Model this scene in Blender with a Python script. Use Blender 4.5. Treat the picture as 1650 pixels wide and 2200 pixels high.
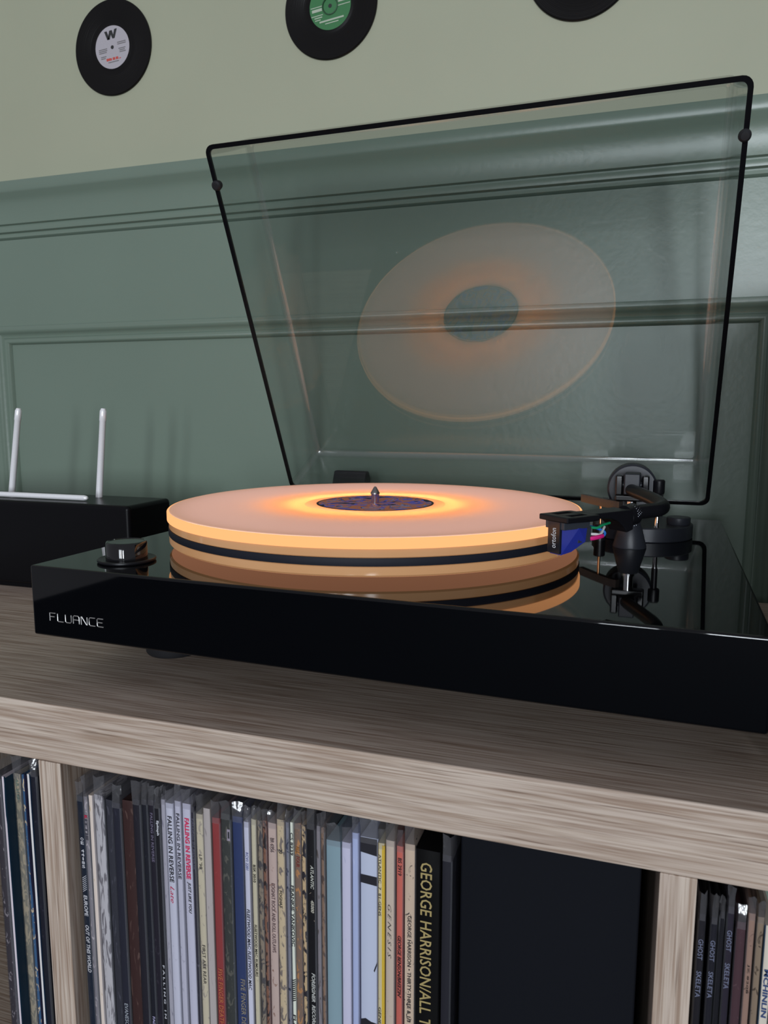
import bpy, math, random
from mathutils import Vector, Matrix

# ---------------------------------------------------------------- clearing
for _o in list(bpy.data.objects):
    bpy.data.objects.remove(_o, do_unlink=True)
SC = bpy.context.scene
COL = SC.collection
MM = 0.001
RND = random.Random(7)

# ---------------------------------------------------------------- camera (24 mm-equivalent phone lens, slightly pitched down)
cam = bpy.data.cameras.new('camera')
cam.sensor_fit = 'VERTICAL'
cam.sensor_height = 36.0
cam.lens = 1608.958 / 2200.0 * 36.0
cam.clip_start = 0.01
cam.dof.use_dof = True
cam.dof.focus_distance = 0.52
cam.dof.aperture_fstop = 22.0
CAM = bpy.data.objects.new('camera', cam)
_r = Vector((0.95048, 0.31078, 0.00133)); _u = Vector((-0.04459, 0.13214, 0.99023)); _f = Vector((-0.30757, 0.94125, -0.13946))
CAM.matrix_world = Matrix((
    (_r.x, _u.x, -_f.x, 0.313117), (_r.y, _u.y, -_f.y, -0.338879), (_r.z, _u.z, -_f.z, 0.174162), (0, 0, 0, 1)))
COL.objects.link(CAM)
SC.camera = CAM

# ---------------------------------------------------------------- world, window light, exposure
WORLD_COL, WORLD_STR = (0.90, 0.91, 1.0), 0.30
PANES = [(-0.08, 40.0), (0.61, 72.0), (1.69, 84.0)]      # bay window across the room: x, power
PANE_COL = (0.86, 0.93, 1.0)
w = bpy.data.worlds.new('room_bounce'); SC.world = w
w.use_nodes = True
w.node_tree.nodes['Background'].inputs['Color'].default_value = (*WORLD_COL, 1)
w.node_tree.nodes['Background'].inputs['Strength'].default_value = WORLD_STR
for _x, _p in PANES:
    L = bpy.data.lights.new('window_pane_light', 'AREA')
    L.shape = 'RECTANGLE'; L.size = 0.38; L.size_y = 1.65
    L.energy = _p; L.color = PANE_COL
    lo = bpy.data.objects.new('window_pane_light', L)
    lo.location = (_x, -5.0, 0.62)
    lo.rotation_euler = (math.radians(90), 0, -math.atan2(0.0 - _x, 5.3))
    COL.objects.link(lo)
SC.view_settings.view_transform = 'Standard'
SC.view_settings.look = 'None'
SC.view_settings.exposure = 0.0
SC.view_settings.gamma = 1.0
SC.view_settings.use_curve_mapping = False
SC.cycles.transparent_max_bounces = 48
SC.cycles.max_bounces = 10
SC.cycles.sample_clamp_indirect = 4.0
SC.cycles.caustics_reflective = False
SC.cycles.caustics_refractive = False

# ================================================================ helpers
def s2l(c):
    c = c / 255.0
    return c / 12.92 if c <= 0.04045 else ((c + 0.055) / 1.055) ** 2.4
def rgb(r, g, b, k=1.0):
    return tuple(min(0.9, s2l(v) * k) for v in (r, g, b))

class MB:
    """collects shapes given in millimetres and links them as ONE mesh object"""
    def __init__(self): self.v = []; self.f = []
    def add(self, vs, fs):
        n = len(self.v); self.v += [tuple(p) for p in vs]; self.f += [tuple(i + n for i in f) for f in fs]; return self
    def box(self, x0, x1, y0, y1, z0, z1, M=None):
        vs = [(x, y, z) for z in (z0, z1) for y in (y0, y1) for x in (x0, x1)]
        if M: vs = [M(*p) for p in vs]
        return self.add(vs, [(0, 2, 3, 1), (4, 5, 7, 6), (0, 1, 5, 4), (2, 6, 7, 3), (0, 4, 6, 2), (1, 3, 7, 5)])
    def lathe(self, prof, c=(0, 0), n=64, M=None, closed=True):
        vs = []; fs = []; m = len(prof)
        for i in range(n):
            a = 2 * math.pi * i / n
            for r, z in prof:
                p = (c[0] + r * math.cos(a), c[1] + r * math.sin(a), z)
                vs.append(M(*p) if M else p)
        for i in range(n):
            j = (i + 1) % n
            for k in range(m - 1):
                fs.append((i * m + k, j * m + k, j * m + k + 1, i * m + k + 1))
        if closed and prof[0][0] > 1e-6 and prof[-1][0] > 1e-6 and prof[0] != prof[-1]:
            fs.append(tuple(i * m for i in range(n))[::-1]); fs.append(tuple(i * m + m - 1 for i in range(n)))
        return self.add(vs, fs)
    def tube(self, pts, r, n=12, closed=False):
        pts = [Vector(p) for p in pts]; k = len(pts)
        rs = r if isinstance(r, (list, tuple)) else [r] * k
        vs = []; fs = []
        up = None
        for i, p in enumerate(pts):
            if closed: t = pts[(i + 1) % k] - pts[i - 1]
            else: t = pts[min(i + 1, k - 1)] - pts[max(i - 1, 0)]
            t.normalize()
            if up is None: up = Vector((0, 0, 1)) if abs(t.z) < 0.9 else Vector((1, 0, 0))
            s = t.cross(up).normalized(); up = s.cross(t).normalized()
            for j in range(n):
                a = 2 * math.pi * j / n
                vs.append(p + (s * math.cos(a) + up * math.sin(a)) * rs[i])
        for i in range(k if closed else k - 1):
            i2 = (i + 1) % k
            for j in range(n):
                fs.append((i * n + j, i * n + (j + 1) % n, i2 * n + (j + 1) % n, i2 * n + j))
        if not closed:
            fs.append(tuple(range(n))[::-1]); fs.append(tuple((k - 1) * n + j for j in range(n)))
        return self.add(vs, fs)
    def prism(self, poly, a, b, M):
        """poly: 2-D outline, extruded from a to b; M(p, q, t) -> point"""
        n = len(poly)
        vs = [M(p, q, a) for p, q in poly] + [M(p, q, b) for p, q in poly]
        fs = [tuple(range(n))[::-1], tuple(range(n, 2 * n))] + [(i, (i + 1) % n, n + (i + 1) % n, n + i) for i in range(n)]
        return self.add(vs, fs)
    def sweep_x(self, prof, x0, x1):
        """open profile [(y,z)] swept along x"""
        n = len(prof); vs = [(x0, y, z) for y, z in prof] + [(x1, y, z) for y, z in prof]
        return self.add(vs, [(i, i + 1, n + i + 1, n + i) for i in range(n - 1)])
    def build(self, name, mat, parent=None, smooth=True, bevel=None, seg=2, angle=35, fix=True):
        me = bpy.data.meshes.new(name)
        me.from_pydata([(p[0] * MM, p[1] * MM, p[2] * MM) for p in self.v], [], self.f)
        me.update()
        if fix:
            import bmesh
            bm = bmesh.new(); bm.from_mesh(me)
            bmesh.ops.remove_doubles(bm, verts=bm.verts, dist=1e-7)
            bmesh.ops.recalc_face_normals(bm, faces=bm.faces)
            bm.to_mesh(me); bm.free()
        if mat: me.materials.append(mat)
        if smooth:
            for p in me.polygons: p.use_smooth = True
            me.set_sharp_from_angle(angle=math.radians(angle))
        o = bpy.data.objects.new(name, me); COL.objects.link(o)
        if parent: o.parent = parent
        if bevel:
            m = o.modifiers.new('bevel', 'BEVEL'); m.width = bevel * MM; m.segments = seg; m.limit_method = 'ANGLE'; m.angle_limit = math.radians(30); m.harden_normals = bool(smooth)
        return o

def empty(name, loc=(0, 0, 0), rz=0.0, parent=None):
    o = bpy.data.objects.new(name, None); COL.objects.link(o)
    o.location = [v * MM for v in loc]; o.rotation_euler = (0, 0, rz); o.empty_display_size = 0.02
    if parent: o.parent = parent
    return o
def tag(o, label, cat, group=None):
    o['label'] = label; o['category'] = cat
    if group: o['group'] = group
    return o
def struct(o):
    o['kind'] = 'structure'; return o

def text_mesh(txt, bold=0.0, shear=0.0, spacing=1.0):
    cu = bpy.data.curves.new('txt', 'FONT'); cu.body = txt; cu.resolution_u = 2
    cu.offset = bold; cu.shear = shear; cu.space_character = spacing
    ob = bpy.data.objects.new('txt', cu); COL.objects.link(ob)
    bpy.context.view_layer.update()
    dg = bpy.context.evaluated_depsgraph_get()
    me = ob.evaluated_get(dg).to_mesh()
    vs = [v.co.copy() for v in me.vertices]; fs = [tuple(p.vertices) for p in me.polygons]
    ob.evaluated_get(dg).to_mesh_clear()
    bpy.data.objects.remove(ob); bpy.data.curves.remove(cu)
    x0 = min(v.x for v in vs); x1 = max(v.x for v in vs); y0 = min(v.y for v in vs); y1 = max(v.y for v in vs)
    return [((v.x - x0) / max(1e-6, x1 - x0), (v.y - y0) / max(1e-6, y1 - y0)) for v in vs], fs, (x1 - x0) / max(1e-6, y1 - y0)

# ================================================================ materials
def new_mat(name):
    m = bpy.data.materials.new(name); m.use_nodes = True
    return m, m.node_tree, m.node_tree.nodes['Principled BSDF']
def N(nt, t, **kw):
    n = nt.nodes.new(t)
    for k, v in kw.items(): setattr(n, k, v)
    return n
def plain(name, col, rough=0.5, metal=0.0, spec=0.5, bump=0.0, bscale=900, coat=0.0):
    m, nt, b = new_mat(name)
    tc = N(nt, 'ShaderNodeTexCoord'); no = N(nt, 'ShaderNodeTexNoise'); no.inputs['Scale'].default_value = bscale
    no.inputs['Detail'].default_value = 3
    nt.links.new(tc.outputs['Object'], no.inputs['Vector'])
    mix = N(nt, 'ShaderNodeMix', data_type='RGBA')
    mix.inputs['A'].default_value = (*[c * 0.92 for c in col], 1); mix.inputs['B'].default_value = (*[min(1, c * 1.06) for c in col], 1)
    nt.links.new(no.outputs['Fac'], mix.inputs['Factor']); nt.links.new(mix.outputs['Result'], b.inputs['Base Color'])
    b.inputs['Roughness'].default_value = rough; b.inputs['Metallic'].default_value = metal
    b.inputs['Specular IOR Level'].default_value = spec; b.inputs['Coat Weight'].default_value = coat
    if bump:
        bp = N(nt, 'ShaderNodeBump'); bp.inputs['Strength'].default_value = bump; bp.inputs['Distance'].default_value = 0.0005
        nt.links.new(no.outputs['Fac'], bp.inputs['Height']); nt.links.new(bp.outputs['Normal'], b.inputs['Normal'])
    return m
def emit(name, col, strength):
    m = bpy.data.materials.new(name); m.use_nodes = True; nt = m.node_tree
    nt.nodes.remove(nt.nodes['Principled BSDF'])
    e = N(nt, 'ShaderNodeEmission'); e.inputs['Color'].default_value = (*col, 1); e.inputs['Strength'].default_value = strength
    nt.links.new(e.outputs[0], nt.nodes['Material Output'].inputs['Surface'])
    return m
def wood(name, axis='X'):
    m, nt, b = new_mat(name)
    tc = N(nt, 'ShaderNodeTexCoord')
    def noise(along, across, detail, dist=0.0):
        mp = N(nt, 'ShaderNodeMapping'); s = [across] * 3; s['XYZ'.index(axis)] = along
        mp.inputs['Scale'].default_value = s
        no = N(nt, 'ShaderNodeTexNoise'); no.inputs['Scale'].default_value = 1.0; no.inputs['Detail'].default_value = detail
        no.inputs['Distortion'].default_value = dist
        nt.links.new(tc.outputs['Object'], mp.inputs['Vector']); nt.links.new(mp.outputs[0], no.inputs['Vector'])
        return no
    big = noise(8, 300, 5, 0.3); fine = noise(14, 620, 5, 0.2); pore = noise(20, 800, 2)
    r1 = N(nt, 'ShaderNodeValToRGB'); r1.color_ramp.elements[0].position = 0.32; r1.color_ramp.elements[1].position = 0.70
    r1.color_ramp.elements[0].color = (*rgb(186, 168, 154, 1.0), 1); r1.color_ramp.elements[1].color = (*rgb(204, 188, 173, 1.0), 1)
    r2 = N(nt, 'ShaderNodeValToRGB'); r2.color_ramp.elements[0].position = 0.36; r2.color_ramp.elements[1].position = 0.60
    r2.color_ramp.elements[0].color = (*rgb(205, 193, 184), 1); r2.color_ramp.elements[1].color = (1, 1, 1, 1)
    r3 = N(nt, 'ShaderNodeValToRGB'); r3.color_ramp.elements[0].position = 0.30; r3.color_ramp.elements[1].position = 0.40
    r3.color_ramp.elements[0].color = (*rgb(172, 160, 152), 1); r3.color_ramp.elements[1].color = (1, 1, 1, 1)
    for no, r in ((big, r1), (fine, r2), (pore, r3)): nt.links.new(no.outputs['Fac'], r.inputs['Fac'])
    m1 = N(nt, 'ShaderNodeMix', data_type='RGBA', blend_type='MULTIPLY'); m1.inputs['Factor'].default_value = 1.0
    m2 = N(nt, 'ShaderNodeMix', data_type='RGBA', blend_type='MULTIPLY'); m2.inputs['Factor'].default_value = 0.7
    nt.links.new(r1.outputs[0], m1.inputs['A']); nt.links.new(r2.outputs[0], m1.inputs['B'])
    nt.links.new(m1.outputs['Result'], m2.inputs['A']); nt.links.new(r3.outputs[0], m2.inputs['B'])
    nt.links.new(m2.outputs['Result'], b.inputs['Base Color'])
    b.inputs['Roughness'].default_value = 0.55; b.inputs['Specular IOR Level'].default_value = 0.35
    bp = N(nt, 'ShaderNodeBump'); bp.inputs['Strength'].default_value = 0.25; bp.inputs['Distance'].default_value = 0.0004
    nt.links.new(fine.outputs['Fac'], bp.inputs['Height']); nt.links.new(bp.outputs['Normal'], b.inputs['Normal'])
    return m
def paint(name, col, rough, var=0.06, spec=0.5):
    m, nt, b = new_mat(name)
    tc = N(nt, 'ShaderNodeTexCoord'); a = N(nt, 'ShaderNodeTexNoise'); a.inputs['Scale'].default_value = 7; a.inputs['Detail'].default_value = 4
    f = N(nt, 'ShaderNodeTexNoise'); f.inputs['Scale'].default_value = 160; f.inputs['Detail'].default_value = 3
    nt.links.new(tc.outputs['Object'], a.inputs['Vector']); nt.links.new(tc.outputs['Object'], f.inputs['Vector'])
    mix = N(nt, 'ShaderNodeMix', data_type='RGBA')
    mix.inputs['A'].default_value = (*[c * (1 - var) for c in col], 1); mix.inputs['B'].default_value = (*[c * (1 + var) for c in col], 1)
    nt.links.new(a.outputs['Fac'], mix.inputs['Factor']); nt.links.new(mix.outputs['Result'], b.inputs['Base Color'])
    b.inputs['Roughness'].default_value = rough; b.inputs['Specular IOR Level'].default_value = spec
    bp = N(nt, 'ShaderNodeBump'); bp.inputs['Strength'].default_value = 0.12; bp.inputs['Distance'].default_value = 0.001
    nt.links.new(f.outputs['Fac'], bp.inputs['Height']); nt.links.new(bp.outputs['Normal'], b.inputs['Normal'])
    return m
def schlick(nt, f0=0.04):
    """two-sided Fresnel weight from the viewing angle on the surface"""
    g = N(nt, 'ShaderNodeNewGeometry')
    d = N(nt, 'ShaderNodeVectorMath', operation='DOT_PRODUCT'); nt.links.new(g.outputs['Normal'], d.inputs[0]); nt.links.new(g.outputs['Incoming'], d.inputs[1])
    ab = N(nt, 'ShaderNodeMath', operation='ABSOLUTE'); nt.links.new(d.outputs['Value'], ab.inputs[0])
    om = N(nt, 'ShaderNodeMath', operation='SUBTRACT'); om.inputs[0].default_value = 1.0; nt.links.new(ab.outputs[0], om.inputs[1])
    pw = N(nt, 'ShaderNodeMath', operation='POWER'); nt.links.new(om.outputs[0], pw.inputs[0]); pw.inputs[1].default_value = 5.0
    ma = N(nt, 'ShaderNodeMath', operation='MULTIPLY_ADD'); nt.links.new(pw.outputs[0], ma.inputs[0]); ma.inputs[1].default_value = 1 - f0; ma.inputs[2].default_value = f0
    return ma.outputs[0]
def clear_sheet(name, tint, f0=0.04, rough=0.015, haze=0.0, haze_col=(0.6, 0.62, 0.68), crinkle=0.0):
    m = bpy.data.materials.new(name); m.use_nodes = True; nt = m.node_tree
    nt.nodes.remove(nt.nodes['Principled BSDF'])
    t = N(nt, 'ShaderNodeBsdfTransparent'); t.inputs['Color'].default_value = (*tint, 1)
    g = N(nt, 'ShaderNodeBsdfGlossy'); g.inputs['Roughness'].default_value = rough
    mx = N(nt, 'ShaderNodeMixShader'); nt.links.new(schlick(nt, f0), mx.inputs[0])
    base = t.outputs[0]
    if haze:
        d = N(nt, 'ShaderNodeBsdfDiffuse'); d.inputs['Color'].default_value = (*haze_col, 1)
        mh = N(nt, 'ShaderNodeMixShader'); mh.inputs[0].default_value = haze
        nt.links.new(t.outputs[0], mh.inputs[1]); nt.links.new(d.outputs[0], mh.inputs[2]); base = mh.outputs[0]
    nt.links.new(base, mx.inputs[1]); nt.links.new(g.outputs[0], mx.inputs[2])
    if crinkle:
        tc = N(nt, 'ShaderNodeTexCoord'); no = N(nt, 'ShaderNodeTexNoise'); no.inputs['Scale'].default_value = 140; no.inputs['Detail'].default_value = 2
        nt.links.new(tc.outputs['Object'], no.inputs['Vector'])
        bp = N(nt, 'ShaderNodeBump'); bp.inputs['Strength'].default_value = crinkle; bp.inputs['Distance'].default_value = 0.001
        nt.links.new(no.outputs['Fac'], bp.inputs['Height']); nt.links.new(bp.outputs['Normal'], g.inputs['Normal'])
    nt.links.new(mx.outputs[0], nt.nodes['Material Output'].inputs['Surface'])
    return m

M_WOODX = wood('grey_oak_along', 'X'); M_WOODZ = wood('grey_oak_upright', 'Z')
M_UPPER = paint('cream_sage_paint', (0.36, 0.37, 0.265), 0.6)
M_LOWER = paint('sage_green_paint', (0.160, 0.212, 0.168), 0.32)
M_FLOOR = plain('dark_carpet', (0.03, 0.03, 0.034), 0.95, spec=0.1, bump=0.6, bscale=1500)
M_GLOSS = plain('piano_black', (0.0015, 0.0018, 0.0026), 0.03, spec=0.4, bscale=30)
M_BLACKMETAL = plain('satin_black_metal', (0.007, 0.007, 0.009), 0.36, spec=0.3)
M_KNOB = plain('polished_black_metal', (0.005, 0.005, 0.006), 0.07, spec=0.6)
M_GREYMETAL = plain('dark_grey_metal', (0.022, 0.024, 0.031), 0.42, spec=0.35)
M_RUBBER = plain('black_rubber', (0.012, 0.012, 0.014), 0.6, spec=0.3)
M_BELT = plain('belt_rubber', (0.012, 0.013, 0.02), 0.6, spec=0.2)
M_CHROME = plain('chrome', (0.75, 0.75, 0.76), 0.12, metal=1.0)
M_CONE = plain('brushed_cone', (0.30, 0.29, 0.28), 0.35, metal=1.0)
M_BRASS = plain('copper_pin', (0.55, 0.30, 0.15), 0.3, metal=1.0)
M_SILVER = plain('silver_paint', (0.90, 0.89, 0.91), 0.26, metal=0.15)
M_BOX = plain('black_box_plastic', (0.0035, 0.0035, 0.0045), 0.34, spec=0.13)
M_STORE = plain('black_box_board', (0.006, 0.0068, 0.010), 0.7, spec=0.1)
M_VINYL = plain('black_vinyl', (0.008, 0.007, 0.008), 0.28, spec=0.4)
M_LID = clear_sheet('smoked_acrylic', (0.855, 0.868, 0.864), 0.06)
M_SLEEVETOP = clear_sheet('plastic_sleeve_mouth', (0.95, 0.95, 0.96), 0.09, 0.14, haze=0.16, haze_col=(0.34, 0.33, 0.35), crinkle=1.0)
M_FOLDGLINT = clear_sheet('sleeve_fold_highlight', (0.95, 0.95, 0.96), 0.09, 0.14, haze=0.20, haze_col=(0.55, 0.57, 0.62), crinkle=0.4)  # pale haze paints the bright lines that light draws along sleeve folds
M_CORNERGLINT = clear_sheet('acrylic_corner_glint', (0.80, 0.82, 0.81), 0.09, 0.06, haze=0.06, haze_col=(0.5, 0.52, 0.52))  # haze and stronger reflection imitate light caught in the moulded lid corners
M_RIM = plain('dark_acrylic_edge', (0.004, 0.004, 0.005), 0.2)
M_SLEEVE = clear_sheet('plastic_sleeve', (0.97, 0.97, 0.97), 0.06, 0.12, haze=0.008, crinkle=0.6)
LED = (1.0, 0.37, 0.075)
M_LEDRING = emit('led_strip', LED, 46.0)
M_BAND = emit('lit_acrylic_band', (1.0, 0.44, 0.175), 1.25)

# ================================================================ the room
YW = 425.0
mb = MB(); mb.box(-2200, 2200, YW, YW + 60, -760, 372)
struct(mb.build('wall_back', M_LOWER, smooth=False))
up = MB(); up.box(-2200, 2200, YW, YW + 60, 372, 1700)
struct(up.build('wall_back_upper', M_UPPER, smooth=False))
# dado rail: flat cap, soft flare, two beads
rail = [(YW, 438.5), (YW - 17, 438.0), (YW - 18, 436), (YW - 18, 427), (YW - 17, 424.5), (YW - 13, 420), (YW - 10.2, 413), (YW - 8.6, 404), (YW - 8.2, 396), (YW - 8.4, 391.5),
        (YW - 5.6, 390.2), (YW - 5.6, 388.8), (YW - 8.2, 388.0), (YW - 9.2, 385.5), (YW - 8.6, 382.2), (YW - 5.4, 380.8), (YW - 5.4, 379.4), (YW - 7.4, 378.8), (YW - 7.6, 376), (YW - 5.6, 374.2), (YW - 1.6, 372.6), (YW, 372)]
struct(MB().sweep_x(rail, -2200, 2200).build('trim_1', M_LOWER, fix=False))
# flat frame round the panels, with moulded inner edges (mitred)
FR = 9.0
def panel_mould(x0, x1, z0, z1):
    """mitred moulding that runs round the inside of a panel opening; offsets (out, proud) from the opening edge"""
    prof = [(22, FR), (21.4, FR + 2.6), (18.5, FR + 3.4), (16.2, FR + 2.4), (13.2, FR - 1.2), (9.8, FR - 4.6), (8.4, FR - 5.0), (7.6, FR - 3.6), (5.4, FR - 2.6), (2.8, FR - 3.4), (1.2, FR - 6.2), (0.4, FR - 8.0), (0, 0.2)]
    b = MB(); vs = []; fs = []; n = len(prof)
    for o, p in prof:
        for x, z in ((x0 - o, z0 - o), (x1 + o, z0 - o), (x1 + o, z1 + o), (x0 - o, z1 + o)):
            vs.append((x, YW - p, z))
    for k in range(n - 1):
        for j in range(4):
            fs.append((k * 4 + j, k * 4 + (j + 1) % 4, (k + 1) * 4 + (j + 1) % 4, (k + 1) * 4 + j))
    return b.add(vs, fs)
PAN = [(-425, 419, -420, 249.5), (-1360, -500, -420, 249.5), (494, 1360, -420, 249.5)]
for i, p in enumerate(PAN):
    struct(panel_mould(*p).build('trim_%d' % (i + 2), M_LOWER, fix=False, angle=50))
fr = MB()
fr.box(-2200, 2200, YW - FR, YW, 249.5 + 22, 372.5)
xs = [-2200] + [v for p in sorted(PAN) for v in (p[0] - 22, p[1] + 22)] + [2200]
for a, b in zip(xs[0::2], xs[1::2]): fr.box(a, b, YW - FR, YW, -420, 271.5)
fr.box(-2200, 2200, YW - FR, YW, -760, -442)
struct(fr.build('trim_5', M_LOWER, smooth=False))
struct(MB().box(-2600, 2800, -5600, YW + 60, -790, -758).build('floor', M_FLOOR, smooth=False))

# ================================================================ the shelf unit
T_, CELL, DIV, DEP = 36.27, 335.0, 16.0, 390.0
shelf = empty('shelf_unit', (0, 0, 0))
tag(shelf, 'grey oak cube shelf unit that carries the turntable and holds records', 'shelf')
XL, XR = -CELL * 1 - DIV - T_, CELL * 2 + DIV + T_
ZB = -(T_ * 2 + CELL * 2 + DIV)
MB().box(XL, XR, 0, DEP, -T_, 0).build('top_panel', M_WOODX, shelf, bevel=1.1, seg=3)
MB().box(XL, XR, 0, DEP, ZB, ZB + T_).build('bottom_panel', M_WOODX, shelf, bevel=1.0)
MB().box(XL, XL + T_, 0, DEP, ZB + T_, -T_).build('side_panel', M_WOODZ, shelf, bevel=1.0)
MB().box(XR - T_, XR, 0, DEP, ZB + T_, -T_).build('side_panel', M_WOODZ, shelf, bevel=1.0)
for x in (-DIV, CELL): MB().box(x, x + DIV, 0, DEP, ZB + T_, -T_).build('divider', M_WOODZ, shelf, bevel=0.6)
for a, b in ((XL + T_, -DIV), (0, CELL), (CELL + DIV, XR - T_)):
    MB().box(a, b, 1, DEP, -T_ - CELL - DIV, -T_ - CELL).build('shelf_board', M_WOODX, shelf, bevel=0.6)
ZF = -T_ - CELL            # where the records stand

# ================================================================ the turntable (own frame: u along the front, v to the back)
TT = empty('turntable', (-41.577, 30.043, 0), -0.0445)
tag(TT, 'black piano-gloss turntable with a glowing platter and raised smoked lid', 'turntable')
Z0, Z1 = 30.45, 75.33
plinth = MB().box(0, 419, 0, 362, Z0, Z1).build('plinth', M_GLOSS, TT, bevel=1.6, seg=4)
for u, v in ((46, 82), (376, 95), (46, 310), (376, 310)):
    MB().lathe([(0, 0), (19, 0), (20, 1.5), (20, 9), (22, 14), (22, Z0 - 0.05), (0, Z0 - 0.05)], (u, v), 40).build('foot', M_RUBBER, TT)

# maker's lettering: rounded strokes standing proud of the front
def glyphs():
    W, H, g = 4.6, 5.0, 1.55
    S = {'F': [[(0, 0), (0, 5), (4.6, 5)], [(0, 2.7), (3.8, 2.7)]],
         'L': [[(0, 5), (0, .5), (.5, 0), (4.6, 0)]],
         'U': [[(0, 5), (0, .8), (.8, 0), (3.8, 0), (4.6, .8), (4.6, 5)]],
         'A': [[(0, 0), (0, 4.2), (.8, 5), (3.8, 5), (4.6, 4.2), (4.6, 0)], [(0, 2.4), (4.6, 2.4)]],
         'N': [[(0, 0), (0, 5), (.5, 5), (4.1, 0), (4.6, 0), (4.6, 5)]],
         'C': [[(4.6, 5), (.8, 5), (0, 4.2), (0, .8), (.8, 0), (4.6, 0)]],
         'E': [[(4.6, 5), (.6, 5), (0, 4.4), (0, .6), (.6, 0), (4.6, 0)], [(0, 2.6), (4.0, 2.6)]]}
    x = 0
    for c in 'FLUANCE':
        for s in S[c]: yield [(x + a, b) for a, b in s]
        x += W + g
logo = MB()
for s in glyphs():
    logo.tube([(14.3 + a, -0.15, 41.0 + b) for a, b in s], 0.33, 6)
logo.build('brand_lettering', plain('brushed_letter_metal', (0.42, 0.41, 0.40), 0.4, metal=0.7), plinth)['label'] = 'silver raised lettering'

# speed knob
kn = MB().lathe([(0, 76.5), (12.6, 76.5), (13.0, 77), (13.0, 87.2), (12.3, 88.2), (11.4, 88.4), (10.9, 88.0), (0, 87.8)], (48, 33), 72).build('speed_knob', M_KNOB, TT)
MB().lathe([(0, 75.35), (17.4, 75.35), (18.2, 76.2), (18.2, 77.2), (17.6, 77.5), (13.6, 76.9), (0, 76.9)], (48, 33), 72).build('knob_ring', M_BLACKMETAL, kn)

# platter: frosted acrylic drum, hollow on top for the lamp, belt round its waist
PC = (167.45, 167.94)
def acrylic():
    m, nt, b = new_mat('frosted_acrylic')
    tc = N(nt, 'ShaderNodeTexCoord'); no = N(nt, 'ShaderNodeTexNoise'); no.inputs['Scale'].default_value = 60
    nt.links.new(tc.outputs['Object'], no.inputs['Vector'])
    mix = N(nt, 'ShaderNodeMix', data_type='RGBA'); mix.inputs['A'].default_value = (0.42, 0.245, 0.125, 1); mix.inputs['B'].default_value = (0.45, 0.27, 0.14, 1)
    nt.links.new(no.outputs['Fac'], mix.inputs['Factor']); nt.links.new(mix.outputs['Result'], b.inputs['Base Color'])
    b.inputs['Roughness'].default_value = 0.12
    b.inputs['Emission Color'].default_value = (1.0, 0.42, 0.14, 1); b.inputs['Emission Strength'].default_value = 0.16
    return m
M_ACR = acrylic()
plat = MB().lathe([(0, 75.4), (38, 75.4), (38, 79.6), (148.6, 79.6), (149.7, 80.6), (149.7, 85.2), (149.0, 85.6), (149.0, 90.6), (149.7, 91.0), (149.7, 95.6), (146, 95.6), (146, 90.5), (0, 90.5)], PC, 192).build('platter', M_ACR, TT)
MB().lathe([(86, 90.6), (145.8, 90.6), (145.8, 91.2), (86, 91.2), (86, 90.6)], PC, 128, closed=False).build('added_glow_ring', emit('added_record_glow', (1.0, 0.54, 0.44), 1.9), plat)['label'] = 'added glowing ring that brightens the record from below'  # emitting annulus added to lift the brightness of the record's outer part
MB().lathe([(38.1, 79.45), (148.4, 79.45), (148.4, 79.58), (38.1, 79.58), (38.1, 79.45)], PC, 128, closed=False).build('lit_underside', emit('lit_underside', (1.0, 0.43, 0.23), 0.62), plat)
MB().tube([(PC[0] + 82 * math.cos(a), PC[1] + 82 * math.sin(a), 92.4) for a in [2 * math.pi * k / 64 for k in range(64)]], 1.0, 8, closed=True).build('led_strip', emit('added_outer_led', LED, 11.0), plat)  # second ring added inside the platter to widen the orange glow
plat['label'] = 'frosted acrylic drum lit from inside'
MB().lathe([(149.05, 85.75), (150.0, 85.75), (150.1, 86.0), (150.1, 90.3), (150.0, 90.5), (149.05, 90.5)], PC, 192, closed=False).build('drive_belt', M_BELT, plat)
MB().lathe([(147.4, 95.75), (150.7, 95.75), (150.9, 96.0), (150.9, 101.4), (150.5, 101.9), (149.6, 102.0), (147.4, 101.2), (147.4, 95.75)], PC, 192, closed=False).build('light_band', M_BAND, plat)['label'] = 'glowing warm acrylic band at the rim'
MB().tube([(PC[0] + 60 * math.cos(a), PC[1] + 60 * math.sin(a), 92.6) for a in [2 * math.pi * k / 64 for k in range(64)]], 1.2, 8, closed=True).build('led_strip', M_LEDRING, plat)
sp = MB().lathe([(0, 92), (2.9, 92), (2.9, 108.4), (3.1, 108.8), (3.1, 109.6)], PC, 32, closed=False).build('spindle', M_CHROME, TT)
MB().lathe([(0, 109.4), (3.5, 109.4), (3.5, 109.9), (2.9, 111.0), (1.0, 114.4), (0.4, 114.8), (0, 114.8)], PC, 32).build('spindle_cap', M_CONE, sp)

# ---------------------------------------------------------------- tonearm
ARM = empty('tonearm', (0, 0, 0), 0, TT)
MB().lathe([(0, Z1), (36.4, Z1), (37, Z1 + .6), (37, 85.2), (36.2, 86), (0, 86)], (355.5, 258), 96).build('arm_base', M_GREYMETAL, ARM)
yk = MB(); yk.box(337.6, 360.4, 203, 213, 107.5, 112); yk.box(337.6, 342.6, 203, 213, 111.5, 126); yk.box(355.6, 360.4, 203, 213, 111.5, 126)
yk.build('gimbal_yoke', M_RIM, ARM, bevel=1.2)
pv = MB(); pv.box(343.6, 354.4, 200, 217, 112.4, 127.5)
pv.lathe([(0, 0), (2.2, 0), (2.2, 16), (0, 16)], (0, 0), 16, M=lambda x, y, z: (341 + z, 208 + x, 119 + y))
pv.build('pivot_housing', M_GREYMETAL, ARM, bevel=1.0)
axis = Vector((-0.06, 1, 0)).normalized(); rt = Vector((axis.y, -axis.x, 0))
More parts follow.
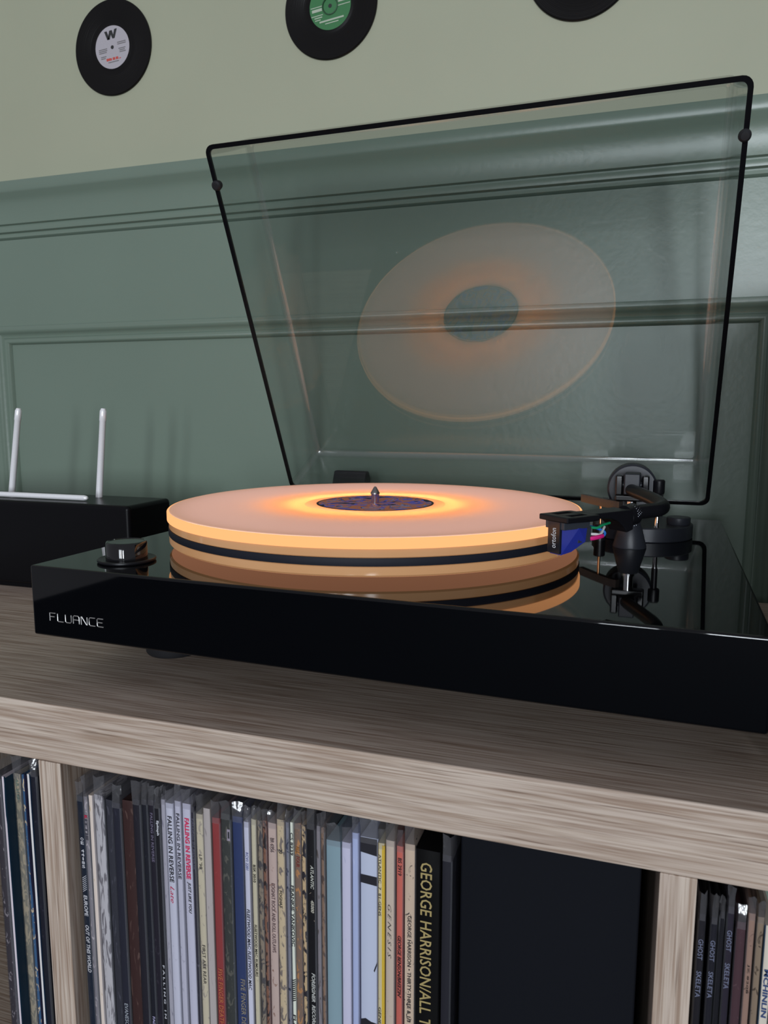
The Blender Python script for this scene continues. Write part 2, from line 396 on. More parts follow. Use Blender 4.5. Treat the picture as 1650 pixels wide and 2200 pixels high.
def CW(x, y, z):
    p = Vector((348.3, 228, 114.4)) + axis * z + rt * x + Vector((0, 0, 1)) * y
    return (p.x, p.y, p.z)
MB().lathe([(0, 0), (16.4, 0), (17.8, 1.4), (17.8, 19), (16.4, 20.4), (0, 20.4)], (0, 0), 64, M=CW).build('counterweight', M_GREYMETAL, ARM)
MB().lathe([(0, -13), (4.8, -13), (4.8, 0.5), (0, 0.5)], (0, 0), 24, M=lambda x, y, z: CW(x, y + 2.0, z)).build('rear_shaft', M_BLACKMETAL, ARM)
def spline(P, n=8):
    P = [Vector(p) for p in P]; out = []
    for i in range(len(P) - 1):
        a = P[max(i - 1, 0)]; b = P[i]; c = P[i + 1]; d = P[min(i + 2, len(P) - 1)]
        for k in range(n):
            t = k / n
            out.append(0.5 * ((2 * b) + (c - a) * t + (2 * a - 5 * b + 4 * c - d) * t * t + (3 * b - a - 3 * c + d) * t ** 3))
    out.append(P[-1]); return out
MB().tube(spline([(348.2, 203, 116), (351.5, 193, 115.8), (360, 171, 115.2), (367.5, 149, 114.4), (370.2, 133, 113.6), (367.5, 121, 113.2), (362, 114.5, 113), (355.8, 108.6, 112.8)]), 4.3, 20).build('arm_tube', M_BLACKMETAL, ARM)
HD = Vector((-0.62, -0.785, 0)).normalized(); HN = Vector((-HD.y, HD.x, 0)); HN = HN if HN.x > 0 else -HN
HF = Vector((314.6, 57.4, 0))
def HS(s, n, z):
    p = HF - HD * s + HN * n
    return (p.x, p.y, z + 5.4)                                          # arm raised on its lift
hs_mb = MB()
for a, b, n0, n1 in ((0, 5.5, -11, 11), (18.5, 24.5, -11, 11)):
    hs_mb.box(a, b, n0, n1, 106.8, 110, M=HS)
for n0, n1 in ((-11, -7.6), (-3.2, 3.2), (7.6, 11)):
    hs_mb.box(5.5, 18.5, n0, n1, 106.8, 110, M=HS)
hs_mb.prism([(24, 110), (54, 110.3), (56.5, 109), (56.5, 98.5), (51.5, 97.2), (49, 100.5), (44, 104.4), (38, 106.3), (31, 106.8), (24, 106.8)], -6.8, 6.8, lambda p, q, t: HS(p, t, q))
head = hs_mb.build('headshell', M_BLACKMETAL, ARM, smooth=False, bevel=0.6)
coll = MB().tube([HS(56.3, 0, 105.4), HS(57, 0, 105.4), HS(64.0, 0, 106.6), HS(65.2, 0, 106.9)], [5.6, 6.5, 6.5, 5.2], 28).build('locking_collar', M_BLACKMETAL, ARM)
kb = MB()
for k in range(26):
    a = 2 * math.pi * k / 26
    if k % 13 > 7: continue
    for j in range(4):
        s = 60.6 + j * 1.0; a2 = a + j * 0.11
        c = HS(s, math.cos(a2) * 6.5, 104.9 + math.sin(a2) * 6.5 + 1.0)
        kb.box(c[0] - .2, c[0] + .2, c[1] - .2, c[1] + .2, c[2] - .2, c[2] + .2)
kb.build('collar_knurl', plain('knurl_glint', (0.22, 0.23, 0.26), 0.4, metal=0.6), ARM, smooth=False)['kind'] = 'stuff'  # paler grey on part of the ring stands in for knurl glints
# cartridge: dark mount, black front panel, faceted blue stylus body
cart = MB(); cart.box(1.5, 21, -7.2, 7.2, 102.6, 106.8, M=HS); cart.box(13, 23, -6.4, 6.4, 94.5, 103, M=HS)
cart.build('cartridge', plain('cartridge_grey', (0.035, 0.04, 0.05), 0.35), ARM, smooth=False, bevel=0.3)
fp = MB(); fp.box(0.9, 2.6, -4.6, 4.6, 89.2, 106.8, M=HS)
fpo = fp.build('cartridge_front', plain('cartridge_black', (0.01, 0.012, 0.018), 0.15), ARM, smooth=False, bevel=0.2)
bl = MB()
A_ = lambda s: [HS(2.6, s * 4.6, 103), HS(2.6, s * 4.2, 88.4), HS(12.5, s * 7.4, 103), HS(18.5, s * 6.6, 95), HS(9.5, s * 5.0, 89.8), HS(19.5, s * 6.6, 103)]
v_ = A_(1) + A_(-1)
bl.add(v_, [(0, 1, 2), (1, 4, 2), (4, 3, 2), (2, 3, 5), (6, 8, 7), (7, 8, 10), (10, 8, 9), (8, 11, 9), (0, 6, 7, 1), (1, 7, 10, 4), (4, 10, 9, 3), (3, 9, 11, 5), (0, 2, 5, 11, 8, 6)])
bl.build('stylus_body', plain('translucent_blue', (0.022, 0.034, 0.28), 0.12, spec=0.7), ARM, smooth=False)['label'] = 'faceted blue stylus body'
MB().tube([HS(6.0, 0, 90.2), HS(4.2, 0, 87.0)], [0.5, 0.2], 8).build('stylus_tip', M_CHROME, ARM)
tv, tf, asp = text_mesh('ortofon')
def text_on(name, vs, fs, fn, mat, parent):
    return MB().add([fn(a, b) for a, b in vs], fs).build(name, mat, parent, smooth=False, fix=False)
M_WHITEPRINT = plain('white_print', (0.75, 0.76, 0.80), 0.6)
text_on('cartridge_lettering', tv, tf, lambda a, b: HS(0.80, 1.9 - 3.8 * b, 92.2 + 11 * a), M_WHITEPRINT, ARM)
for nm, colr, pts in (('blue', (0.02, 0.16, 0.55), [(23, -2.5, 102), (30, -1, 101.5), (35, 4.5, 99), (33, 5.5, 96.5), (24, 4, 95.5)]),
                      ('green', (0.01, 0.30, 0.12), [(23, 2, 102.5), (29, 4.5, 101.5), (34, 4, 102.6), (42, 2, 103)]),
                      ('white', (0.75, 0.75, 0.75), [(23, 4, 98.5), (27, 5.6, 98.3), (31, 5.8, 98.0), (38, 2, 101)]),
                      ('pink', (0.75, 0.02, 0.22), [(22.8, 5.6, 96.2), (25, 6.6, 96.4), (29, 6.8, 96.8), (32, 6.2, 97)])):
    MB().tube(spline([HS(*p) for p in pts], 5), 1.25 if nm == 'pink' else 0.75, 8).build('cartridge_wire', plain(nm + '_wire', colr, 0.35), ARM)['label'] = nm + ' cartridge wire'
# lift post, cueing bar and other fittings
MB().lathe([(0, Z1), (11.4, Z1), (11.6, 76), (7.0, 93.4), (6.5, 94), (0, 94)], (349.2, 201), 48).build('arm_pillar', M_GREYMETAL, ARM)
MB().lathe([(0, 93.9), (4.4, 93.9), (4.4, 97), (3.6, 97.1), (3.6, 107.6), (0, 107.6)], (349.2, 204.5), 24).build('pillar_nut', M_CHROME, ARM)
cb = MB(); pts = spline([(342, 206), (337, 210), (327, 222), (312, 243)], 6)
for i in range(len(pts) - 1):
    a, b = Vector((*pts[i][:2], 0)), Vector((*pts[i + 1][:2], 0)); t = (b - a).normalized(); nn = Vector((-t.y, t.x, 0)) * 2.2
    cb.add([(*(a - nn)[:2], 101.2), (*(a + nn)[:2], 101.2), (*(b + nn)[:2], 101.2), (*(b - nn)[:2], 101.2), (*(a - nn)[:2], 107), (*(a + nn)[:2], 107), (*(b + nn)[:2], 107), (*(b - nn)[:2], 107)],
           [(0, 1, 2, 3), (7, 6, 5, 4), (0, 3, 7, 4), (1, 5, 6, 2), (0, 4, 5, 1), (3, 2, 6, 7)])
cb.build('cueing_bar', plain('warm_lit_black_metal', (0.045, 0.035, 0.03), 0.4), ARM, smooth=False)  # brown tint puts the platter's warm light into the bar's colour
MB().lathe([(0, Z1), (4.2, Z1), (4.2, 87), (3.6, 87.6), (0, 87.6)], (327, 222.5), 24).build('cueing_base', M_BLACKMETAL, ARM)
MB().lathe([(0, 87.5), (1.0, 87.5), (1.0, 101.4), (0, 101.4)], (327, 222.5), 16).build('cueing_post', M_BRASS, ARM)
MB().lathe([(0, 85.9), (2.4, 85.9), (1.7, 87), (1.7, 95.6), (0, 95.6)], (366.7, 230), 20).build('silver_post', M_CHROME, ARM)
MB().lathe([(0, 85.9), (8.0, 85.9), (8.6, 87.2), (8.6, 91), (8.0, 91.6), (0, 91.6)], (381.8, 252), 40).build('adjustment_dial', M_GREYMETAL, ARM)
MB().lathe([(0, 95.5), (2.2, 95.5), (2.2, 110.6), (3.8, 111), (4.2, 112), (4.2, 120.4), (3.4, 121.4), (0, 121.4)], (366.7, 230), 20).build('anti_skate_knob', M_BLACKMETAL, ARM)

# ---------------------------------------------------------------- hinged lid
LU0, LW, LH, LZ, LT, LL, LD, LIB, LIS, LY = 12.271, 394.385, 332.933, 91.168, 1.1078, 321.291, 62.537, 7.3, 7.3, 0.0238
def LP(u, l, d):
    """lid frame -> turntable frame: u across, l from the hinge side to the front edge, d from the rim to the top sheet"""
    v = -math.cos(LT) * l + math.sin(LT) * d; z = LZ + math.sin(LT) * l + math.cos(LT) * d; q = u - 210
    return (210 + math.cos(LY) * q - math.sin(LY) * v, LH + math.sin(LY) * q + math.cos(LY) * v, z)
def rrect(u0, u1, l0, l1, r, n=5):
    out = []
    for cx, cy, a0 in ((u1 - r, l1 - r, 0), (u0 + r, l1 - r, 90), (u0 + r, l0 + r, 180), (u1 - r, l0 + r, 270)):
        for k in range(n + 1):
            a = math.radians(a0 + 90 * k / n); out.append((cx + r * math.cos(a), cy + r * math.sin(a)))
    return out
def loft(prof, rim_r):
    """prof: [(inset, d)] -> lofted rounded rectangles, last one capped"""
    b = MB(); vs = []; fs = []; n = None
    for ins, d in prof:
        L_ = rrect(LU0 + ins, LU0 + LW - ins, ins, LL - ins, max(1.2, rim_r - ins * 0.2)); n = len(L_)
        vs += [LP(u, l, d) for u, l in L_]
    for k in range(len(prof) - 1):
        for j in range(n): fs.append((k * n + j, k * n + (j + 1) % n, (k + 1) * n + (j + 1) % n, (k + 1) * n + j))
    fs.append(tuple((len(prof) - 1) * n + j for j in range(n)))
    return b.add(vs, fs), n
TH = 3.0
R_ = 5.0
fil = [(R_ * (1 - math.cos(math.radians(a))), LD - R_ + R_ * math.sin(math.radians(a))) for a in (0, 22, 45, 68, 90)]
outer = [(0, 0), (3.2, 30)] + [(4.6 + i, d) for i, d in fil]
inner = [(TH, 0), (TH + 3.2, 30)] + [(TH + 4.6 + i * 0.75, d - TH) for i, d in fil]
lid = empty('dust_cover', (0, 0, 0), 0, TT)
ob, n_ = loft(outer, 7.0)
ib, _ = loft(inner, 5.0)
base_n = len(ob.v)
ob.add(ib.v, [f[::-1] for f in ib.f])
for j in range(n_): ob.f.append((j, base_n + j, base_n + (j + 1) % n_, (j + 1) % n_))
shell = ob.build('cover_shell', M_LID, lid, fix=False, angle=60); shell['label'] = 'clear smoked acrylic shell'; shell.data.materials.append(M_CORNERGLINT)
for p in shell.data.polygons:                      # flat sheets stay flat, only the rounded corners are smooth
    if p.area > 3000 * MM * MM: p.use_smooth = False
    elif p.area < 1500 * MM * MM: p.material_index = 1
rm = MB(); A1 = rrect(LU0 - .25, LU0 + LW + .25, -.25, LL + .25, 7.0); A2 = rrect(LU0 + 3.1, LU0 + LW - 3.1, 3.1, LL - 3.1, 4.5)
vs = []; n = len(A1)
for P_, d in ((A1, 1.4), (A1, -.6), (A2, -.6), (A2, 1.4)): vs += [LP(u, l, d) for u, l in P_]
rm.add(vs, [(k * n + j, k * n + (j + 1) % n, ((k + 1) % 4) * n + (j + 1) % n, ((k + 1) % 4) * n + j) for k in range(4) for j in range(n)])
rm.build('cover_rim', M_RIM, lid)
for u, l in ((LU0 + 2.4, 291.5), (LU0 + LW - 2.0, 287)):
    MB().lathe([(0, -3.4), (2.6, -3.2), (3.9, -2.0), (4.1, 0), (3.4, 3.2), (0, 3.4)], (0, 0), 24, M=lambda x, y, z, u=u, l=l: LP(u + x, l + y, z)).build('rubber_bumper', M_RUBBER, lid)
for u in (69, 352):
    h = MB(); h.prism([(338, Z1 + 0.1), (361.5, Z1 + 0.1), (361.5, 101), (357, 108.8), (349.5, 108.8), (345.5, 100)], u - 18, u + 18, lambda p, q, t: (t, p + (t - 210) * 0.0, q))
    h.build('hinge', M_RUBBER, lid, bevel=1.5)

# ---------------------------------------------------------------- the translucent record on the platter
def record_mat():
    m = bpy.data.materials.new('translucent_white_vinyl'); m.use_nodes = True; nt = m.node_tree
    nt.nodes.remove(nt.nodes['Principled BSDF'])
    tc = N(nt, 'ShaderNodeTexCoord')
    wv = N(nt, 'ShaderNodeTexWave', wave_type='RINGS', rings_direction='Z'); wv.inputs['Scale'].default_value = 420; wv.inputs['Distortion'].default_value = 0
    nt.links.new(tc.outputs['Object'], wv.inputs['Vector'])
    bp = N(nt, 'ShaderNodeBump'); bp.inputs['Strength'].default_value = 0.06; bp.inputs['Distance'].default_value = 0.0003; nt.links.new(wv.outputs['Fac'], bp.inputs['Height'])
    d = N(nt, 'ShaderNodeBsdfDiffuse'); d.inputs['Color'].default_value = (0.84, 0.77, 0.76, 1)
    t = N(nt, 'ShaderNodeBsdfTranslucent'); t.inputs['Color'].default_value = (0.85, 0.78, 0.70, 1)
    g = N(nt, 'ShaderNodeBsdfGlossy'); g.inputs['Roughness'].default_value = 0.25; nt.links.new(bp.outputs['Normal'], g.inputs['Normal'])
    m1 = N(nt, 'ShaderNodeMixShader'); m1.inputs[0].default_value = 0.42; nt.links.new(d.outputs[0], m1.inputs[1]); nt.links.new(t.outputs[0], m1.inputs[2])
    m2 = N(nt, 'ShaderNodeMixShader'); sc = N(nt, 'ShaderNodeMath', operation='MULTIPLY'); nt.links.new(schlick(nt, 0.04), sc.inputs[0]); sc.inputs[1].default_value = 0.45
    nt.links.new(sc.outputs[0], m2.inputs[0]); nt.links.new(m1.outputs[0], m2.inputs[1]); nt.links.new(g.outputs[0], m2.inputs[2])
    nt.links.new(m2.outputs[0], nt.nodes['Material Output'].inputs['Surface'])
    return m
def picture_label():
    m, nt, b = new_mat('picture_label')
    tc = N(nt, 'ShaderNodeTexCoord'); sx = N(nt, 'ShaderNodeSeparateXYZ'); nt.links.new(tc.outputs['Object'], sx.inputs[0])
    ln = N(nt, 'ShaderNodeVectorMath', operation='LENGTH'); nt.links.new(tc.outputs['Object'], ln.inputs[0])
    at = N(nt, 'ShaderNodeMath', operation='ARCTAN2'); nt.links.new(sx.outputs['Y'], at.inputs[0]); nt.links.new(sx.outputs['X'], at.inputs[1])
    cb_ = N(nt, 'ShaderNodeCombineXYZ'); 
    r8 = N(nt, 'ShaderNodeMath', operation='MULTIPLY'); r8.inputs[1].default_value = 75; nt.links.new(ln.outputs['Value'], r8.inputs[0])
    a3 = N(nt, 'ShaderNodeMath', operation='MULTIPLY'); a3.inputs[1].default_value = 1.9; nt.links.new(at.outputs[0], a3.inputs[0])
    nt.links.new(r8.outputs[0], cb_.inputs['X']); nt.links.new(a3.outputs[0], cb_.inputs['Y'])
    no = N(nt, 'ShaderNodeTexNoise'); no.inputs['Scale'].default_value = 1.0; no.inputs['Detail'].default_value = 0.6; no.inputs['Distortion'].default_value = 1.4
    nt.links.new(cb_.outputs[0], no.inputs['Vector'])
    rp = N(nt, 'ShaderNodeValToRGB'); rp.color_ramp.interpolation = 'CONSTANT'
    e = rp.color_ramp.elements; e[0].color = (0.010, 0.012, 0.035, 1); e[1].position = 0.36; e[1].color = (0.22, 0.18, 0.85, 1)
    for p, c in ((0.45, (0.9, 0.27, 0.12, 1)), (0.56, (0.08, 0.07, 0.3, 1)), (0.59, (0.34, 0.42, 0.85, 1)), (0.63, (0.9, 0.27, 0.12, 1))):
        x = e.new(p); x.color = c
    nt.links.new(no.outputs['Fac'], rp.inputs['Fac'])
    # dark outline at the very edge
    gt = N(nt, 'ShaderNodeMath', operation='GREATER_THAN'); gt.inputs[1].default_value = 0.0424; nt.links.new(ln.outputs['Value'], gt.inputs[0])
    mx = N(nt, 'ShaderNodeMix', data_type='RGBA'); mx.inputs['B'].default_value = (0.012, 0.008, 0.012, 1)
    nt.links.new(gt.outputs[0], mx.inputs['Factor']); nt.links.new(rp.outputs['Color'], mx.inputs['A'])
    nt.links.new(mx.outputs['Result'], b.inputs['Base Color']); b.inputs['Roughness'].default_value = 0.45
    return m
_c, _s = math.cos(-0.0445), math.sin(-0.0445)
RC = (-41.577 + _c * PC[0] - _s * PC[1], 30.043 + _s * PC[0] + _c * PC[1])
LPR = empty('vinyl_record', (RC[0], RC[1], 102.0))
tag(LPR, 'translucent white record with a purple and orange label glowing on the platter', 'record')
MB().lathe([(3.0, 0.30), (44, 0.30), (51.5, 0.30), (52.3, -0.05), (53.2, 0.05), (54, 0.22), (146.5, 0.22), (148.6, 0.34), (149.2, 0.2), (149.3, 0.0)], (0, 0), 192, closed=False).build('disc', record_mat(), LPR, angle=60)
MB().lathe([(3.0, 0.32), (44, 0.32), (44, 0.52), (3.0, 0.52), (3.0, 0.32)], (0, 0), 96, closed=False).build('paper_label', picture_label(), LPR)

# ================================================================ black box with silver rods, left of the turntable
BX = empty('black_box', (0, 0, 0))
tag(BX, 'black box with two upright silver rods and a third lying flat, beside the turntable', 'box')
hb = MB(); hb.box(-420, -112.5, 224, 290, 4, 85); hb.build('housing', M_BOX, BX, bevel=4.0, seg=4)
MB().box(-414, -118, 228, 285, 0, 4.2).build('base_plinth', M_BOX, BX, smooth=False)
for (x0, x1) in ((-291.8, -275.7), (-183.4, -173.1)):
    L_ = [(x0 + (x1 - x0) * t, 273, 84.6 + 87.4 * t) for t in (0, .86, .865, .97, 1)]
    MB().tube(L_, [3.3, 3.0, 3.3, 3.2, 2.0], 20).build('rod', M_SILVER, BX)
MB().tube([(-330, 243, 88), (-176, 243, 88), (-173.4, 243, 88), (-172.2, 243, 88)], [2.6, 2.6, 2.0, 0.9], 20).build('rod', M_SILVER, BX)

# ================================================================ unseen box added right of the turntable to shade the lower wall
BLOCKER = empty('shade_blocker', (484, 14, 0), -0.12); tag(BLOCKER, 'added unseen black box that shades the lower right wall', 'shade_blocker')
MB().box(-92, 92, 0, 270, 3, 285).build('blocker_body', M_BOX, BLOCKER, bevel=4, seg=3)
FS = lambda x, y, z: (x, -z, y)
MB().lathe([(78, -1), (78, 3), (70, 4), (66, 1), (30, -0.5), (24, 2.5), (0, 5)], (0, 0), 48, M=lambda x, y, z: (x, -z, 105 + y)).build('blocker_woofer', M_RUBBER, BLOCKER)
MB().lathe([(34, -1), (34, 2.5), (26, 3), (14, 1), (12, 4), (0, 6)], (0, 0), 40, M=lambda x, y, z: (x, -z, 228 + y)).build('blocker_tweeter', M_RUBBER, BLOCKER)
for x in (-70, 70):
    for y in (30, 240): MB().lathe([(0, 0), (9, 0), (9, 3.2), (0, 3.2)], (x, y), 20).build('foot', M_RUBBER, BLOCKER)

# ================================================================ small records on the wall
def ring_vinyl(): 
    m, nt, b = new_mat('grooved_black_vinyl')
    tc = N(nt, 'ShaderNodeTexCoord'); ln = N(nt, 'ShaderNodeVectorMath', operation='LENGTH'); nt.links.new(tc.outputs['Object'], ln.inputs[0])
    no = N(nt, 'ShaderNodeTexNoise'); no.noise_dimensions = '1D'; no.inputs['Scale'].default_value = 900; nt.links.new(ln.outputs['Value'], no.inputs['W'])
    bp = N(nt, 'ShaderNodeBump'); bp.inputs['Strength'].default_value = 0.3; bp.inputs['Distance'].default_value = 0.0004; nt.links.new(no.outputs['Fac'], bp.inputs['Height'])
    b.inputs['Base Color'].default_value = (0.004, 0.0035, 0.0035, 1); b.inputs['Specular IOR Level'].default_value = 0.22; b.inputs['Roughness'].default_value = 0.3; nt.links.new(bp.outputs['Normal'], b.inputs['Normal'])
    return m
M_GROOVE = ring_vinyl()
M_LABW = plain('white_paper_label', (0.42, 0.39, 0.42), 0.7); M_LABG = plain('green_paper_label', (0.035, 0.17, 0.055), 0.6); M_LABK = plain('dark_paper_label', (0.05, 0.04, 0.05), 0.6)
M_INK = plain('black_ink', (0.02, 0.02, 0.02), 0.7); M_GREYINK = plain('grey_ink', (0.16, 0.15, 0.15), 0.7); M_REDINK = plain('red_ink', (0.55, 0.04, 0.02), 0.7); M_PALEINK = plain('pale_ink', (0.40, 0.46, 0.36), 0.7)
def wall_record(x, z, lab, labmat, roll):
    o = empty('wall_record', (x, YW - 0.2, z)); o.rotation_euler = (0, roll, 0)
    tag(o, lab, 'record', 'small records on the wall')
    F = lambda a, b, t: (a, -t, b)
    MB().lathe([(0, 0), (49.6, 0), (50, .5), (50, 1.8), (49.4, 2.4), (47.5, 2.1), (31, 2.1), (30, 1.7), (24, 1.7), (23, 2.0), (0, 2.0)], (0, 0), 96, M=F).build('disc', M_GROOVE, o)
    MB().lathe([(2, 2.05), (22.3, 2.05), (22.4, 2.4), (2, 2.4)], (0, 0), 64, M=F).build('paper_label', labmat, o)
    MB().lathe([(0, 2.1), (2.0, 2.1), (2.0, 2.5), (0, 2.5)], (0, 0), 20, M=F).build('centre_hole', M_INK, o)
    return o
wr1 = wall_record(-255.5, 571, 'small black record with a white label marked with a W, on the wall', M_LABW, math.radians(-4))
wr2 = wall_record(6.4, 574.2, 'small black record with a green label above the lid', M_LABG, math.radians(-6))
wr3 = wall_record(252.8, 575, 'small black record whose lower edge alone shows above the lid corner', M_LABK, 0)
def bar(b, x0, x1, z0, z1, t=2.62): return b.box(x0, x1, -t, -2.38, z0, z1)
b = MB()
b.prism([(-8.5, 17.5), (-5.2, 17.5), (-2.4, 8.5), (-5.4, 8.5)], 2.38, 2.7, lambda p, q, t: (p, -t, q))
b.prism([(-5.0, 8.5), (-2.2, 8.5), (1.4, 17.5), (-1.8, 17.5)], 2.38, 2.7, lambda p, q, t: (p, -t, q))
b.prism([(-1.6, 17.5), (1.6, 17.5), (3.6, 9.5), (1.0, 9.5)], 2.38, 2.66, lambda p, q, t: (p, -t, q))
b.prism([(1.4, 8.8), (4.3, 8.8), (8.2, 18.0), (5.0, 18.0)], 2.38, 2.7, lambda p, q, t: (p, -t, q))
b.build('label_letter', M_INK, wr1, smooth=False)
b = MB()
for x0, x1, z in ((-18, -7, -.6), (-18, -7, -2.4), (-18, -8, -4.2), (-16, -9, -8.4), (-16, -10, -10.2), (7, 18, 3.2), (7, 18, 1.4), (8, 17, -3.4), (9, 16, -5.2), (9, 17, -7), (-7, 7, -15.6)): bar(b, x0, x1, z, z + 0.8)
b.build('label_small_print', M_GREYINK, wr1, smooth=False)
b = MB()
for x0, x1, h in ((-9, -7.4, 2.7), (-7, -5.6, 2.5), (-5.2, -3.9, 2.7), (-3.5, -2.2, 2.4), (-0.8, 0.6, 2.7), (1, 2.3, 2.5), (3.4, 4.8, 2.7), (5.2, 6.4, 2.6), (7.4, 8.2, .9), (8.8, 9.8, .9)): bar(b, x0, x1, -13.4, -13.4 + h)
b.build('label_title', M_REDINK, wr1, smooth=False)
b = MB()
for x0, x1, z, h in ((-21, -8.5, 1.5, .8), (-20, -9, -2.6, 2.8), (-21, -8.5, -6.6, .8), (-18, -9.5, -8.8, 1.0), (-17.5, -11.5, -11, .9), (8.5, 21.5, -2.2, .8), (9, 20.5, 1.2, 1.6), (8.5, 21, 5.2, .8), (-13, 13.5, -13.8, 1.6), (-7, 7.5, -16.2, .9)): bar(b, x0, x1, z, z + h)
b.build('label_small_print', M_PALEINK, wr2, smooth=False)
MB().lathe([(7.2, 2.35), (8.4, 2.35), (8.6, 3.2), (7.6, 3.3), (7.2, 2.35)], (0, 0), 40, M=lambda a, q, t: (a, -t, q), closed=False).build('label_ring', plain('dark_green', (0.012, 0.06, 0.02), 0.5), wr2)

# ================================================================ the records in the cubes
def jacket_mat(name, spine, wear, amount, face, zs=9, face_var=0.35):
    """printed card: spine colour, bare card where it is rubbed, and the cover's own colour on the flat sides"""
    m, nt, b = new_mat(name)
    tc = N(nt, 'ShaderNodeTexCoord'); mp = N(nt, 'ShaderNodeMapping'); mp.inputs['Scale'].default_value = (420, 120, zs * 20)
    nt.links.new(tc.outputs['Object'], mp.inputs['Vector'])
    no = N(nt, 'ShaderNodeTexNoise'); no.inputs['Scale'].default_value = 1.0; no.inputs['Detail'].default_value = 4; no.inputs['Distortion'].default_value = 1.0
    nt.links.new(mp.outputs[0], no.inputs['Vector'])
    rp = N(nt, 'ShaderNodeValToRGB'); c = 0.78 - 0.42 * amount
    rp.color_ramp.elements[0].position = max(0, c - 0.03); rp.color_ramp.elements[1].position = min(1, c + 0.03)
    nt.links.new(no.outputs['Fac'], rp.inputs['Fac'])
    mx = N(nt, 'ShaderNodeMix', data_type='RGBA'); mx.inputs['A'].default_value = (*spine, 1); mx.inputs['B'].default_value = (*wear, 1)
    nt.links.new(rp.outputs['Color'], mx.inputs['Factor'])
    n2 = N(nt, 'ShaderNodeTexNoise'); n2.inputs['Scale'].default_value = 22; n2.inputs['Detail'].default_value = 3; nt.links.new(tc.outputs['Object'], n2.inputs['Vector'])
    fm = N(nt, 'ShaderNodeMix', data_type='RGBA'); fm.inputs['A'].default_value = (*[v * (1 - face_var) for v in face], 1); fm.inputs['B'].default_value = (*[v * (1 + face_var) for v in face], 1)
    nt.links.new(n2.outputs['Fac'], fm.inputs['Factor'])
    g = N(nt, 'ShaderNodeNewGeometry'); sx = N(nt, 'ShaderNodeSeparateXYZ'); nt.links.new(g.outputs['Normal'], sx.inputs[0])
    ab = N(nt, 'ShaderNodeMath', operation='ABSOLUTE'); nt.links.new(sx.outputs['X'], ab.inputs[0])
    gt = N(nt, 'ShaderNodeMath', operation='GREATER_THAN'); gt.inputs[1].default_value = 0.75; nt.links.new(ab.outputs[0], gt.inputs[0])
    o = N(nt, 'ShaderNodeMix', data_type='RGBA'); nt.links.new(gt.outputs[0], o.inputs['Factor']); nt.links.new(mx.outputs['Result'], o.inputs['A']); nt.links.new(fm.outputs['Result'], o.inputs['B'])
    nt.links.new(o.outputs['Result'], b.inputs['Base Color']); b.inputs['Roughness'].default_value = 0.45; b.inputs['Specular IOR Level'].default_value = 0.2
    return m

def jacket_mesh(x0, x1, y, zt, name, mat, parent, rough_top=0.0):
    """folded card sleeve, 315 mm deep: rounded spine, slightly uneven top edge"""
    t = x1 - x0; r = min(0.9, t * 0.35)
    sec = [(x0, y + 312), (x0, y + r * 1.6)]
    for a in (20, 45, 70): sec.append((x0 + r - r * math.cos(math.radians(a)), y + r * 1.6 - r * 1.6 * math.sin(math.radians(a))))
    for a in (70, 45, 20): sec.append((x1 - r + r * math.cos(math.radians(a)), y + r * 1.6 - r * 1.6 * math.sin(math.radians(a))))
    sec += [(x1, y + r * 1.6), (x1, y + 312)]
    b = MB(); n = len(sec); vs = []; zs = [ZF + 0.2, ZF + 90, ZF + 180, ZF + 250, zt - 18, zt - 5, zt]
    for k, z in enumerate(zs):
        for i, (px, py) in enumerate(sec):
            j = RND.uniform(-1, 1) * rough_top if k == len(zs) - 1 and 1 < i < n - 2 else 0
            vs.append((px, py + RND.uniform(-.12, .12) * (1 if 1 < i < n - 2 else 0), z + j - (1.2 if k == len(zs) - 1 and i in (1, n - 2) else 0)))
    fs = [(k * n + i, k * n + (i + 1) % n, (k + 1) * n + (i + 1) % n, (k + 1) * n + i) for k in range(len(zs) - 1) for i in range(n)]
    fs += [tuple(range(n))[::-1], tuple((len(zs) - 1) * n + i for i in range(n))]
    return b.add(vs, fs).build(name, mat, parent, angle=50)
def sleeve_mesh(x0, x1, y, zt, extra, parent):
    m = 0.04
    sec = [(x0 - m, y + 305), (x0 - m, y + 60), (x0 - m, y + 12), (x0 - m, y + 1.2), (x0 + .5, y - .55), ((x0 + x1) / 2, y - .75), (x1 - .5, y - .55), (x1 + m, y + 1.2), (x1 + m, y + 12), (x1 + m, y + 60), (x1 + m, y + 305)]
    zs = [ZF + 0.3, ZF + 120, ZF + 230, zt - 12, zt - 3, zt + extra * .5, zt + extra]; vs = []; n = len(sec)
    cx = (x0 + x1) / 2
    for k, z in enumerate(zs):
        for i, (px, py) in enumerate(sec):
            e = max(0, k - 4)
            q = RND.uniform(-1, 1)
            vs.append((px + (q * 0.5 * e * (1 if 3 <= i <= 7 else .3)) * .5, py + (RND.uniform(-.6, 1.4) * e if 3 < i < 7 else 0), z + (RND.uniform(-.8, .8) if k == len(zs) - 1 else 0)))
    fs = [(k * n + i, k * n + i + 1, (k + 1) * n + i + 1, (k + 1) * n + i) for k in range(len(zs) - 1) for i in range(n - 1)]
    o = MB().add(vs, fs).build('plastic_sleeve', M_SLEEVE, parent, angle=50, fix=False)
    o.data.materials.append(M_SLEEVETOP); o.data.materials.append(M_FOLDGLINT)
    for p in o.data.polygons:
        k, i = divmod(p.index, n - 1)
        p.material_index = 1 if k >= 4 else 2 if i in (3, 6) else 0

